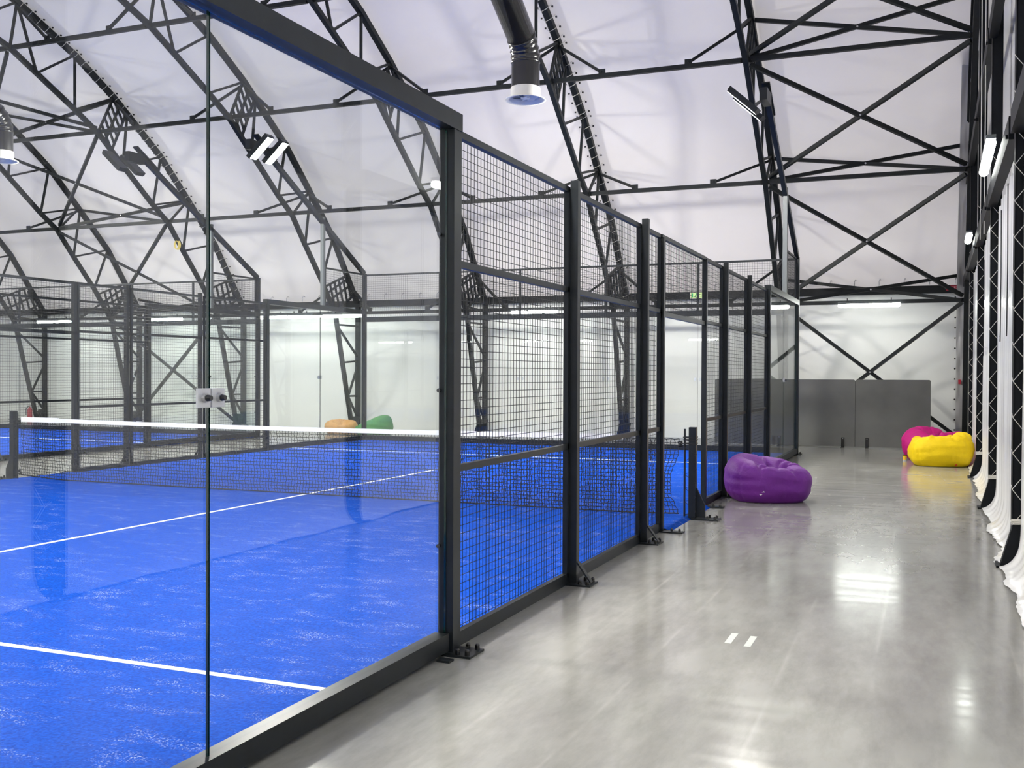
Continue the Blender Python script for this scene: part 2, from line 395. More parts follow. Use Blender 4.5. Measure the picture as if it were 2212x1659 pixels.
LEVN = ['topmost visible row', 'upper row', 'middle row', 'eaves row']
for i in range(len(TX) - 1):
    x0, x1 = TX[i + 1], TX[i]
    for lev in range(4):
        (iy, iz), _ = NODE[lev]
        def f(mb):
            mb.bar((x0 + 0.10, iy, iz), (x1 - 0.10, iy, iz), 0.085, 0.085)
            for xx in (x0 + 0.05, x1 - 0.05): mb.bar((xx - 0.05, iy, iz), (xx + 0.06, iy, iz), 0.02, 0.1)
        mb = MB(); f(mb); o = mb.build('purlin', M['truss'])
        o.data.transform(Matrix.Translation((-x0, -iy, -iz))); o.location = (x0, iy, iz)
        tag(o, 'dark purlin tube, %s, in the %s bay from the right-hand gable wall' % (LEVN[lev], ORD[i]), 'purlin', 'purlins between the arch trusses')

# cross bracing of the two braced bays
def xbrace(a, b_, c_, d, r, label):
    t = thing('cross_brace', label, 'brace', a, 'cross bracing of the hall')
    P('brace_bar', M['truss'], t, lambda mb: mb.bar(a, b_, r, r)); P('brace_bar', M['truss'], t, lambda mb: mb.bar(c_, d, r, r))
    m_ = (Vector(a) + Vector(b_)) / 2
    P('bolt', M['bolt'], t, lambda mb: mb.tube([(m_.x, m_.y - r * 0.5 - 0.02, m_.z), (m_.x, m_.y + 0.0, m_.z)], 0.018, 8))
for (xa, xb, bay) in ((-0.72, 3.12, 'the bay beside the gable wall'), (-20.72, -16.88, 'the braced left bay')):
    pairs = [(0, 1, 'highest large X brace'), (1, 2, 'second large X brace from the top'), (2, 3, 'large X brace just over the eaves beam')]
    for a, b_, w_ in pairs:
        (ay, az), (by, bz) = NODE[a][0], NODE[b_][0]
        xbrace((xa, ay, az - 0.1), (xb, by, bz + 0.1), (xb, ay, az - 0.1), (xa, by, bz + 0.1), 0.078, 'dark %s in %s' % (w_, bay))
    (iy, iz) = NODE[3][0]
    xbrace((xa, iy, iz - 0.05), (xb, 24.1, 0.15), (xb, iy, iz - 0.05), (xa, 24.1, 0.15), 0.075, 'dark low X brace on the white wall in %s' % bay)
    for lev in (1, 2, 3):
        (iy, iz), (oy, oz) = NODE[lev]
        xbrace((xa, oy, oz - 0.05), (xb, iy, iz), (xa, iy, iz + 0.02), (xb, oy, oz - 0.05), 0.075,
               'flat pair of crossing tubes by the %s in %s' % (LEVN[lev].replace('row', 'purlin'), bay))

# ------------------------------------------------------------------ gable columns, girts and hanging sheets
CY = [20.4, 16.35, 12.27, 8.18, 4.08, 0.0]
CN = ['furthest away, in the corner behind the yellow bean bag', 'just in front of the yellow bean bag', 'third from the far corner', 'nearest one seen in the picture, at the right edge',
      'near the camera beyond the right edge', 'behind the camera']
def column(y, lab):
    t = thing('gable_column', lab, 'column', (3.25, y, 0), 'columns of the gable end wall')
    H = 9.0 if y > 17 else 9.6
    def shaft(mb):
        mb.box(3.19, 3.31, y - 0.0, y + 0.012, 0.02, H); mb.box(3.19, 3.202, y, y + 0.2, 0.02, H)
        mb.box(3.298, 3.31, y, y + 0.2, 0.02, H); mb.box(3.19, 3.31, y + 0.188, y + 0.2, 0.02, H)
    P('shaft', M['column'], t, shaft)
    def shoe(mb):
        mb.add([(3.22, y - 0.004, 0.40), (3.19, y - 0.004, 0.34), (3.10, y - 0.004, 0.015), (3.22, y - 0.004, 0.015),
                (3.22, y + 0.10, 0.40), (3.19, y + 0.10, 0.34), (3.10, y + 0.10, 0.015), (3.22, y + 0.10, 0.015)],
               [(0, 1, 2, 3), (7, 6, 5, 4), (0, 4, 5, 1), (1, 5, 6, 2), (2, 6, 7, 3), (3, 7, 4, 0)])
        mb.box(3.07, 3.31, y - 0.03, y + 0.22, 0, 0.018)
    P('base_shoe', M['column'], t, shoe)
    def rope(mb):
        z = 0.36; k = 0; pts = []
        while z < 4.3:
            pts.append((3.186 if k % 2 == 0 else 3.30, y - 0.008, z)); z += 0.15; k += 1
        for a, b_ in zip(pts[:-1], pts[1:]): mb.tube([a, b_], 0.003, 5)
        for a in pts[::2]: mb.tube([a, (a[0] - 0.003, a[1] + 0.06, a[2] + 0.03)], 0.003, 5)
        for k in range(4): mb.tube([(3.18, y - 0.014, 0.37 + k * 0.013), (3.31, y - 0.014, 0.375 + k * 0.011)], 0.006, 5)
    o = P('lacing_rope', M['rope'], t, rope); o['label'] = 'pale zigzag lacing rope'
    return t
c0 = column(CY[0], '')
for i, y in enumerate(CY[:5]):
    c_ = c0 if i == 0 else copy_tree(c0, (0, y - CY[0], 0))
    c_['label'] = 'black steel wall column with zigzag rope lacing, ' + CN[i]
bays = ['between the far corner and the yellow bean bag', 'beside the yellow bean bag', 'between the second and third laced columns', 'between the two nearest laced columns in view', 'right beside the camera']
# girts
for i in range(5):
    y1 = 24.2 if i == 0 else CY[i - 1]; y0 = CY[i]
    for z, w_ in ((3.72, 'lower'), (5.74, 'upper')):
        mb = MB(); mb.box(0, 0.10, 0, (y1 - y0) - 0.22 - 0.02, -0.10, 0.10); mb.tube([(0.05, 0.08, -0.06), (-0.02, 0.08, -0.06)], 0.02, 8)
        o = mb.build('wall_girt', M['column']); o.location = (3.15, y0 + 0.22, z)
        tag(o, 'dark horizontal wall girt, %s level, %s' % (w_, bays[i]), 'girt', 'girts of the gable end wall')
# sheets
def sheet(y0, y1, lab, seed):
    def f(u, v):
        y = y0 + u * (y1 - y0); e = math.sin(math.pi * u)
        rip = 0.012 * math.sin(y * 9 + seed) + 0.008 * math.sin(y * 23 + seed * 2) + 0.012 * noise.noise(Vector((y * 1.3, v * 3, seed)))
        if v < 0.3:
            s = v / 0.3; edge = 3.13 - 0.07 * noise.noise(Vector((y * 1.7, seed, 0))) - 0.02 * noise.noise(Vector((y * 9, seed, 4))) - 0.03 * (1 - e) ** 3
            k = (1 - s) ** 3
            x = (3.275 + rip) * (1 - k) + edge * k
            z = 0.012 + 0.42 * s ** 1.5 + 0.02 * noise.noise(Vector((y * 3, s * 3, seed))) * s
        else:
            s = (v - 0.3) / 0.7; x = 3.275 + rip; z = 0.432 + s * 3.15
        return (x, y, z)
    mb = MB(); mb.grid(90, 50, f); o = mb.build('hanging_sheet', M['sheet'], smooth=True)
    return tag(o, lab, 'sheet', 'glossy white sheets laced along the gable wall')
yy = [24.1] + CY[:5] + [-2.0]
sn = ['glossy white plastic sheet in the far corner behind the bean bags', 'glossy white plastic sheet directly beside the yellow bean bag', 'narrow looking glossy white sheet between second and third laced columns',
      'widest looking glossy white sheet, with yellow and pink reflections low down', 'glossy white sheet whose torn hem spreads over the floor at the right edge', 'glossy white sheet beside the camera, seen in the glass']
for i in range(6):
    sheet(yy[i + 1] + (0.03 if i < 5 else 0), yy[i] - (0.0 if i == 0 else 0.0) - 0.02, sn[i], i * 3.1)

# ------------------------------------------------------------------ padel courts
def fence_parts():
    pass
class Wall:
    """local axes: t along the wall, n outward, z up"""
    def __init__(s, fn, thing_): s.fn = fn; s.t = thing_
    def boxes(s, name, lst, mat, parent=None, bevel=0.0, label=None):
        mb = MB()
        for (t0, t1, n0, n1, z0, z1) in lst:
            a = s.fn(t0, n0); b_ = s.fn(t1, n1)
            mb.box(min(a[0], b_[0]), max(a[0], b_[0]), min(a[1], b_[1]), max(a[1], b_[1]), z0, z1)
        o = mb.build(name, mat, parent or s.t, bevel=bevel)
        if label: o['label'] = label
        return o
    def pane(s, t0, t1, z0=0.11, z1=2.99):
        mb = MB(); a = s.fn(t0, -0.006); b_ = s.fn(t1, 0.006)
        mb.box(min(a[0], b_[0]), max(a[0], b_[0]), min(a[1], b_[1]), max(a[1], b_[1]), z0, z1)
        # the two large faces are glass, the four rims the green edge
        ext = [abs(b_[0] - a[0]), abs(b_[1] - a[1])]
        for k, f in enumerate(mb.f):
            vs_ = [mb.v[i] for i in f]; ax = 0 if ext[0] < ext[1] else 1
            mb.mi[k] = 0 if len({round(v[ax], 6) for v in vs_}) == 1 else 1
        return mb.build('glass_pane', [M['glass'], M['glass_edge']], s.t)
    def mesh(s, t0, t1, z0, z1, n_=0.0, r=0.0022, name='wire_mesh'):
        mb = MB(); st = 0.05
        k = t0 + st / 2
        while k < t1:
            a = s.fn(k, n_); mb.wire((a[0], a[1], z0), (a[0], a[1], z1), r); k += st
        k = z0 + st / 2
        while k < z1:
            a = s.fn(t0, n_ - 0.004); b_ = s.fn(t1, n_ - 0.004); mb.wire((a[0], a[1], k), (b_[0], b_[1], k), r); k += st
        return mb.build(name, M['wire'], s.t)
    def post(s, t0, t1, z1, n0=0.004, n1=0.066, plate=True, gusset=False):
        p = s.boxes('post', [(t0, t1, n0, n1, 0.0, z1)], M['fence'], bevel=0.002)
        c = (t0 + t1) / 2
        if plate:
            s.boxes('base_plate', [(c - 0.1, c + 0.1, n0, n1 + 0.13, 0.0, 0.012)], M['fence'], p).location = (0, 0, 0)
            mb = MB()
            for dt_ in (-0.07, 0.07):
                for dn in (0.04, 0.1):
                    a = s.fn(c + dt_, n1 + dn); mb.lathe([(0.0, 0.035), (0.008, 0.034), (0.014, 0.026), (0.015, 0.0)], (a[0], a[1], 0.012), 10)
            o = mb.build('anchor_bolt', M['cap'], s.t); o.parent = p; o.location = (0, 0, 0)
        if gusset:
            mb = MB(); a = s.fn(c - 0.01, n1); b_ = s.fn(c + 0.01, n1 + 0.1); cc = s.fn(c, n1); d = s.fn(c, n1 + 0.11)
            mb.bar((cc[0], cc[1], 0.17), (d[0], d[1], 0.02), 0.05, 0.012, up=(0, 0, 1))
            o = mb.build('gusset', M['fence'], s.t); o.parent = p; o.location = (0, 0, 0)
        return p
    def rail(s, t0, t1, z0, z1, n0=-0.02, n1=0.02, name='rail'):
        return s.boxes(name, [(t0, t1, n0, n1, z0, z1)], M['fence'])
    def mesh_bay(s, t0, t1, full=True):
        h = 3.03
        s.boxes('mesh_frame', [(t0, t0 + 0.035, -0.035, 0.004, 0.05, h), (t1 - 0.035, t1, -0.035, 0.004, 0.05, h), (t0, t1, -0.035, 0.004, h - 0.04, h),
                               (t0, t1, -0.035, 0.004, 2.23, 2.27), (t0, t1, -0.035, 0.004, 1.03, 1.07), (t0, t1, -0.035, 0.004, 0.0, 0.085)], M['fence'])
        s.mesh(t0 + 0.03, t1 - 0.03, 0.07, h - 0.02, -0.038)
    def knob(s, t, zs, n_=0.0):
        mb = MB()
        for z in zs:
            a = s.fn(t, -0.034); b_ = s.fn(t + (-0.022 if t % 4 < 0.2 or t % 4 > 3.9 and t < 10 else 0.022), -0.034); mb.tube([(a[0], a[1], z), (b_[0], b_[1], z)], 0.012, 8)
        return mb.build('clamp_knob', M['cap'], s.t)
    def clamp(s, t, z=1.51, sz=0.038, gap=0.042):
        for s_ in (-1, 1):
            p = s.boxes('clamp_plate', [(t + s_ * gap - sz, t + s_ * gap + sz, 0.007, 0.017, z - 0.037, z + 0.037)], M['plate'], bevel=0.002)
            mb = MB(); a = s.fn(t + s_ * gap, 0.017); b_ = s.fn(t + s_ * gap, 0.032); c_ = s.fn(t + s_ * gap, 0.05)
            mb.tube([(a[0], a[1], z), (b_[0], b_[1], z)], 0.018, 16, 1); mb.tube([(b_[0], b_[1], z), (c_[0], c_[1], z)], [0.013, 0.010], 12, 0)
            o = mb.build('cap_nut', [M['cap'], M['bolt']], s.t, smooth=False); o.parent = p; o.location = (0, 0, 0)

def side_wall(x, out, name_label, first=0.0):
    """wall along Y at x, outward direction out"""
    t = thing('court_fence', name_label, 'fence', (x, 10.0, 0))
    W = Wall(lambda tt, n_: (x + out * n_, tt), t)
    TOPB = lambda t0, t1: W.rail(t0, t1, 3.0, 3.10, -0.05, 0.055, 'top_beam')
    BOT = lambda t0, t1: W.rail(t0, t1, 0.025, 0.125, -0.055, 0.035, 'bottom_rail')
    if first < 1:
        W.post(0.0, 0.08, 3.95, -0.045, 0.045)
        W.pane(0.09, 1.866); W.pane(1.874, 3.945); W.clamp(1.87); TOPB(0.08, 4.05); BOT(0.08, 3.93)
        W.post(3.95, 4.05, 3.0, -0.045, 0.05); W.knob(3.945, (0.62, 1.51, 2.4))
        W.boxes('floor_clip', [(3.78, 3.84, 0.03, 0.11, 0, 0.012)], M['fence'])
    if first < 5:
        W.mesh_bay(4.06, 6.09); W.post(6.09, 6.15, 3.08, gusset=True)
        W.mesh_bay(6.155, 8.155); W.post(8.156, 8.216, 3.08, gusset=True)
        W.mesh_bay(8.225, 8.93)
    # gate opening with mesh over it
    W.boxes('gate_frame', [(8.92, 8.98, -0.03, 0.03, 0.0, 3.0), (11.04, 11.10, -0.03, 0.03, 0.0, 3.0), (8.92, 11.10, -0.03, 0.015, 2.99, 3.03), (8.92, 11.10, -0.03, 0.015, 2.20, 2.25)], M['fence'])
    W.boxes('base_plate', [(8.88, 9.0, 0.0, 0.24, 0, 0.012), (11.02, 11.14, 0.0, 0.24, 0, 0.012)], M['fence'])
    mb = MB()
    for tt in (8.94, 11.08):
        for n_ in (0.12, 0.2):
            a = W.fn(tt, n_); mb.lathe([(0.0, 0.03), (0.012, 0.026), (0.014, 0.0)], (a[0], a[1], 0.012), 8)
    mb.build('anchor_bolt', M['cap'], t)
    W.mesh(8.98, 11.04, 2.24, 3.0, -0.02)
    W.mesh_bay(11.11, 12.2); W.post(12.21, 12.27, 3.08, gusset=True)
    W.mesh_bay(12.28, 14.08); W.post(14.09, 14.15, 3.08, gusset=True)
    W.mesh_bay(14.16, 16.07); W.post(16.08, 16.17, 3.0, -0.045, 0.05)
    W.pane(16.18, 18.096); W.pane(18.104, 19.92); W.clamp(18.1); TOPB(16.08, 20.0); BOT(16.18, 19.93)
    W.knob(16.18, (0.62, 1.51, 2.4)); W.knob(19.92, (0.62, 1.51, 2.4))
    # raised mesh next to the corner
    W.boxes('mesh_frame', [(18.2, 19.93, -0.03, 0.0, 3.92, 3.96), (19.9, 19.93, -0.03, 0.0, 3.1, 3.92), (18.26, 18.29, -0.03, 0.0, 3.1, 3.92)], M['fence'])
    W.mesh(18.28, 19.92, 3.1, 3.93, -0.02)
    return t, W
def back_wall(y, x0, x1, label, left_corner=True):
    t = thing('court_fence', label, 'fence', ((x0 + x1) / 2, y, 0))
    W = Wall(lambda tt, n_: (tt, y + n_), t)
    n5 = 5; w_ = (x1 - x0) / n5
    for k in range(n5):
        a = x0 + k * w_; W.pane(a + (0.06 if k == 0 else 0.004), a + w_ - (0.06 if k == n5 - 1 else 0.004), 0.11, 2.83)
        if k: W.clamp(a, 1.50, 0.02, 0.055)
        if k: W.boxes('mesh_stiffener', [(a - 0.02, a + 0.02, -0.02, 0.02, 2.94, 3.92)], M['fence'])
    W.rail(x0, x1, 2.82, 2.94, -0.04, 0.04, 'top_beam'); W.rail(x0 + 0.05, x1 - 0.05, 0.02, 0.13, -0.05, 0.05, 'bottom_rail')
    W.rail(x0, x1, 3.91, 3.95, -0.02, 0.02, 'mesh_rail'); W.mesh(x0 + 0.04, x1 - 0.04, 2.94, 3.92, -0.025)
    for a in (x0, x1):
        if a == -13.05 or a in (0.0, -10.0) or True:
            W.post(a - 0.045, a + 0.045, 3.97, -0.045, 0.045)
    return t
side_wall(0.0, 1, 'long anthracite court fence of mesh and glass along the grey walkway, nearest the camera')
side_wall(-10.0, -1, 'mesh and glass court fence on the far side of the near court, beyond the net', first=8)
side_wall(-13.05, 1, 'mesh fence of the second court, across the passage behind the near court', first=8)
back_wall(20.0, -10.0, 0.0, 'glass end wall with raised mesh at the far end of the near court')
back_wall(20.0, -23.05, -13.05, 'glass end wall with raised mesh at the far end of the second court')

# turf
def turf(x0, x1, label, gates):
    t = thing('court_turf', label, 'turf', ((x0 + x1) / 2, 10, 0))
    def f(mb):
        mb.box(x0 + 0.056, x1 - 0.056, 0.06, 19.94, 0.0, 0.022)
        for gx in gates:
            s = 1 if gx == x1 else -1
            mb.add([(gx - s * 0.056, 8.99, 0.022), (gx - s * 0.056, 11.03, 0.022), (gx + s * 0.04, 11.03, 0.026), (gx + s * 0.04, 8.99, 0.026), (gx + s * 0.10, 9.0, 0.0), (gx + s * 0.09, 11.02, 0.0)],
                   [(0, 1, 2, 3), (3, 2, 5, 4)])
    P('turf_mat', M['turf'], t, f)
    xm = (x0 + x1) / 2
    for nm, bx in (('service_line', (x0 + 0.06, x1 - 0.06, 3.025, 3.075)), ('service_line', (x0 + 0.06, x1 - 0.06, 16.925, 16.975)), ('centre_line', (xm - 0.025, xm + 0.025, 2.9, 17.1))):
        zz = 0.0235 if nm == 'service_line' else 0.0242
        P(nm, M['line'], t, lambda mb: mb.box(bx[0], bx[1], bx[2], bx[3], 0.02, zz))
    return t
turf(-10.0, 0.0, 'bright blue sanded turf of the near court with white lines', (0.0, -10.0))
turf(-23.05, -13.05, 'blue turf of the second court, beyond the passage at the left', (-13.05,))

# net and its posts
def net():
    t = thing('court_net', 'black knotted net with white top tape stretched across the near court', 'net', (-5, 10, 0))
    x0, x1 = -9.97, -0.06
    top = lambda x: 0.90 - 0.0 * x + 0.03 * ((x + 5) / 5) ** 2
    def bot(x):
        return 0.035 + 0.05 * max(0, (-9.2 - x)) * 1.2 + 0.03 * max(0, x + 0.6)
    N = 218; K = 19
    def pt(i, j):
        u = i / N; x = x0 + u * (x1 - x0); v = j / K
        sag = 0.02 * math.sin(x * 2.1) + 0.015 * math.sin(x * 5.3)
        z = bot(x) + (top(x) - 0.045 - bot(x)) * v
        xx = x + 0.010 * math.sin(j * 1.1 + x * 3) * (1 - v) + (0.006 if (i + j) % 2 else -0.006)
        e = max(0.0, (x - (x1 - 0.35)) / 0.35)
        xx -= 0.16 * e * math.sin(math.pi * min(1, v * 1.25)) * (0.6 if v < 0.8 else 0.2)
        e2 = max(0.0, ((x0 + 0.2) - x) / 0.2); xx += 0.05 * e2 * math.sin(math.pi * v)
        return (xx, 10 + sag * (1 - v) * 0.8, z + (0.003 if (i + j) % 2 else -0.003))
    def f(mb):
        for i in range(N + 1):
            mb.tube([pt(i, j) for j in range(K + 1)], 0.0040, 4)
        for j in range(K + 1):
            mb.tube([pt(i, j) for i in range(N + 1)], 0.0040, 4)
    P('net_mesh', M['cord'], t, f)
    P('bottom_cord', M['cord'], t, lambda mb: mb.tube([(x0 + (x1 - x0) * k / 60, 10 + 0.015, bot(x0 + (x1 - x0) * k / 60)) for k in range(61)], 0.008, 6))
    xe = -0.75
    def tape(mb):
        def g(s):
            return lambda u, v: (x0 + 0.05 + u * (xe - x0), 10 + s * 0.006, top(x0 + u * (xe - x0)) - 0.055 * v - 0.0)
        mb.grid(60, 2, g(-1)); mb.grid(60, 2, g(1)); mb.grid(60, 2, lambda u, v: (x0 + 0.05 + u * (xe - x0), 10 - 0.006 + 0.012 * v, top(x0 + u * (xe - x0))))
        mb.box(x0 + 0.03, x0 + 0.75, 9.99, 10.01, top(x0) - 0.065, top(x0) + 0.005)
    o = P('top_tape', M['tape'], t, tape); o['label'] = 'white top tape'
    def knot(mb):
        for xx, zz in ((x1 + 0.02, 0.83), (x0 - 0.02, 0.86), (x0 - 0.02, 0.12)):
            pts = [(xx + 0.03 * math.cos(a * 1.3) * math.sin(a * 0.4 + 1), 10 + 0.03 * math.sin(a), zz + 0.03 * math.sin(a * 0.7)) for a in range(26)]
            mb.tube(pts, 0.006, 5)
    P('knot', M['cord'], t, knot)
net()
def net_post(x, s, label):
    t = thing('net_post', label, 'post', (x, 10, 0), None)
    P('post', M['fence'], t, lambda mb: mb.box(x - 0.04, x + 0.04, 9.96, 10.04, 0.0, 1.02), bevel=0.003)
    P('gusset', M['fence'], t, lambda mb: mb.add([(x + s * 0.04, 9.985, 0.36), (x + s * 0.14, 9.985, 0.16), (x + s * 0.14, 9.985, 0.02), (x + s * 0.04, 9.985, 0.02),
                                                  (x + s * 0.04, 10.015, 0.36), (x + s * 0.14, 10.015, 0.16), (x + s * 0.14, 10.015, 0.02), (x + s * 0.04, 10.015, 0.02)],
                                                 [(0, 1, 2, 3), (7, 6, 5, 4), (0, 4, 5, 1), (1, 5, 6, 2), (2, 6, 7, 3), (3, 7, 4, 0)]))
    P('base_plate', M['fence'], t, lambda mb: mb.box(min(x, x + s * 0.3), max(x, x + s * 0.3), 9.9, 10.1, 0.0, 0.014))
    def bolts(mb):
        for dx in (0.18, 0.26):
            for dy in (-0.06, 0.06): mb.lathe([(0, 0.035), (0.014, 0.03), (0.016, 0.0)], (x + s * dx, 10 + dy, 0.014), 8)
    P('anchor_bolt', M['cap'], t, bolts)
    P('tension_rod', M['fence'], t, lambda mb: mb.tube([(x - s * 0.09, 9.99, 0.02), (x - s * 0.09, 9.99, 1.0)], 0.012, 8))
    def cord(mb):
        for z in (0.84, 0.88, 0.91): mb.tube([(x - s * 0.1, 9.95, z), (x + s * 0.045, 9.955, z - 0.01), (x + s * 0.045, 10.045, z), (x - s * 0.1, 10.01, z)], 0.006, 5)
        pts = [(x - s * 0.09, 9.97, 0.8)]
        for k in range(5): pts += [(x + s * 0.05, 9.955, 0.72 - k * 0.16), (x - s * 0.09, 10.0, 0.64 - k * 0.15)]
        mb.tube(pts, 0.005, 5)
    P('tie_cord', M['cord'], t, cord)
    return t
net_post(0.10, 1, 'dark square net post standing in the gate opening beside the purple bean bag')
net_post(-10.10, -1, 'dark square net post at the far left end of the net')

# ------------------------------------------------------------------ court lamp masts
def lamp_mast(x, yc, ydir, inward, label):
    """stands on the side wall; yc = corner y, ydir = direction from the corner into the court"""
    t = thing('lamp_mast', label, 'floodlight mast', (x, yc + ydir * 1.8, 3.1), 'floodlight masts of the courts')
    ym = yc + ydir * 1.8; ye = yc + ydir * 4.15
    P('mast', M['galv'], t, lambda mb: mb.box(x - 0.04, x + 0.04, ym - 0.04, ym + 0.04, 3.1, 5.06), bevel=0.003)
    P('arm', M['fence'], t, lambda mb: mb.bar((x, yc + ydir * 0.02, 3.97), (x, ye, 6.22), 0.08, 0.10))
    P('bracket', M['fence'], t, lambda mb: (mb.bar((x, ye - ydir * 0.55, 5.98), (x, ye + ydir * 0.1, 6.36), 0.13, 0.03),
                                           mb.box(x - 0.06, x + 0.06, ye - 0.35, ye + 0.12, 6.02, 6.22)))
    for k, dy in enumerate((-0.38, 0.12)):
        c_ = Vector((x + inward * 0.30, ye - ydir * 0.02 + dy * 1.0, 6.04)); ax = Vector((inward * 1.0, 0, 0.9)).normalized()
        dn = Vector((inward * 0.9, -ydir * 0.05, -1)); dn = (dn - ax * dn.dot(ax)).normalized(); sd = ax.cross(dn)
        def bx(mb, off, th, l_, w_):
            o = c_ + dn * off; vs_ = [o + ax * a * l_ / 2 + sd * b_ * w_ / 2 + dn * e * th / 2 for a in (-1, 1) for b_ in (-1, 1) for e in (-1, 1)]
            mb.add(vs_, [(0, 1, 3, 2), (4, 6, 7, 5), (0, 4, 5, 1), (2, 3, 7, 6), (0, 2, 6, 4), (1, 5, 7, 3)])
        h = P('floodlight', M['fence'], t, lambda mb: bx(mb, 0.0, 0.07, 0.60, 0.24))
        mb = MB(); bx(mb, 0.042, 0.012, 0.54, 0.19); l_ = mb.build('lens', M['flood_lens'], t); l_.parent = h; l_.location = (0, 0, 0)
        def lip(mb):  # lips added around the lens to cut its grazing glare
            for a_, w1, w2, b2 in ((0.285, 0.012, 0.22, 0), (-0.285, 0.012, 0.22, 0), (0, 0.56, 0.012, 0.108), (0, 0.56, 0.012, -0.108)):
                o = c_ + dn * 0.048 + ax * a_ + sd * b2
                vs_ = [o + ax * i * w1 / 2 + sd * j * w2 / 2 + dn * e * 0.013 for i in (-1, 1) for j in (-1, 1) for e in (-1, 1)]
                mb.add(vs_, [(0, 1, 3, 2), (4, 6, 7, 5), (0, 4, 5, 1), (2, 3, 7, 6), (0, 2, 6, 4), (1, 5, 7, 3)])
        q_ = P('added_glare_lip', M['fence'], t, lip); q_.parent = h; q_.location = (0, 0, 0)
    return t
lamp_mast(0.0, 20.0, -1, -1, 'grey lamp mast with lit floodlight above the far corner of the walkway fence')
lamp_mast(-10.0, 20.0, -1, 1, 'grey lamp mast with two glaring floodlights over the far left corner of the near court')
lamp_mast(-13.05, 20.0, -1, -1, 'dark lamp mast of the second court, seen behind the glass joint')
lamp_mast(0.0, 0.0, 1, -1, 'lamp mast above the glass panel nearest the camera')
lamp_mast(-10.0, 0.0, 1, 1, 'lamp mast above the near left corner of the near court, out of view')
lamp_mast(-13.05, 0.0, 1, -1, 'lamp mast over the near corner of the second court, out of view')
lamp_mast(-23.05, 20.0, -1, 1, 'lamp mast at the far left corner of the second court')
lamp_mast(-23.05, 0.0, 1, 1, 'lamp mast at the near left corner of the second court, out of view')

# ------------------------------------------------------------------ tube lights
def tube_light(a, b_, label, r=0.05, hang=True):
    a = Vector(a); b_ = Vector(b_); d = (b_ - a).normalized(); c_ = (a + b_) / 2
    t = thing('tube_light', label, 'light', tuple(c_), 'long tube lights around the hall walls')
    P('housing', M['galv'], t, lambda mb: mb.bar(a + Vector((0, 0, r * 1.1)), b_ + Vector((0, 0, r * 1.1)), 0.09, 0.04))
    n_ = 8; pts = [a + d * 0.0, a + d * 0.02, a + d * 0.05] + [a + (b_ - a) * k / n_ for k in range(1, n_)] + [b_ - d * 0.05, b_ - d * 0.02, b_]
    P('diffuser', M['tube_lens'], t, lambda mb: mb.tube(pts, [r * 0.3, r * 0.75, r] + [r] * (n_ - 1) + [r, r * 0.75, r * 0.3], 12), smooth=True)
    if hang: P('hanger', M['truss'], t, lambda mb: [mb.bar(a + d * 0.2 * k_ + (b_ - a) * q_ + Vector((0, 0, 0.05)), a + d * 0.2 * k_ + (b_ - a) * q_ + Vector((0, 0, 0.16)), 0.02, 0.02) for k_, q_ in ((1, 0), (-1, 1))])
    return t
TL = [(0.54, 1.87, 'lit tube light over the grey boards at the end of the walkway'), (-1.02, -0.87, 'short lit lamp just left of the far corner of the walkway fence'),
      (-7.46, -6.17, 'lit tube light seen through the second mesh panel'), (-13.1, -11.8, 'lit tube light mostly hidden behind the corner post of the near court'),
      (-14.22, -13.4, 'right one of the two touching tube lights over the white wall'), (-15.17, -14.25, 'left one of the two touching tube lights over the white wall'),
      (-19.2, -17.9, 'lit tube light behind the second court, right one'), (-23.6, -22.2, 'lit tube light at the left edge, behind the mesh')]
for x0, x1, lab in TL: tube_light((x0, 22.98, 3.17), (x1, 22.98, 3.17), lab)
tube_light((3.08, 11.6, 3.92), (3.08, 9.9, 3.92), 'lit tube light fixed to the gable girt at the upper right', hang=False)
tube_light((3.08, 17.8, 3.88), (3.08, 16.9, 3.88), 'small looking lit tube light further along the gable wall', hang=False)

for x0, x1, w_ in ((0.6, 1.9, 'rightmost'), (-2.2, -0.9, 'second from the right'), (-7.4, -6.1, 'third from the right'), (-13.1, -11.8, 'fourth from the right'), (-15.2, -13.9, 'fifth from the right'),
                   (-19.1, -17.8, 'fourth from the left'), (-21.9, -21.0, 'third from the left'), (-22.85, -21.95, 'second from the left'), (-26.9, -25.7, 'leftmost')):
    tube_light((x0, -3.2, 3.12), (x1, -3.2, 3.12), 'lit tube light on the wall behind the camera, mirrored in glass, ' + w_)
tube_light((3.08, 1.9, 3.92), (3.08, 0.6, 3.92), 'added tube light above the camera, out of view, brightening the gable sheets', hang=False)  # unseen extra tube, added to brighten the white sheets near the camera

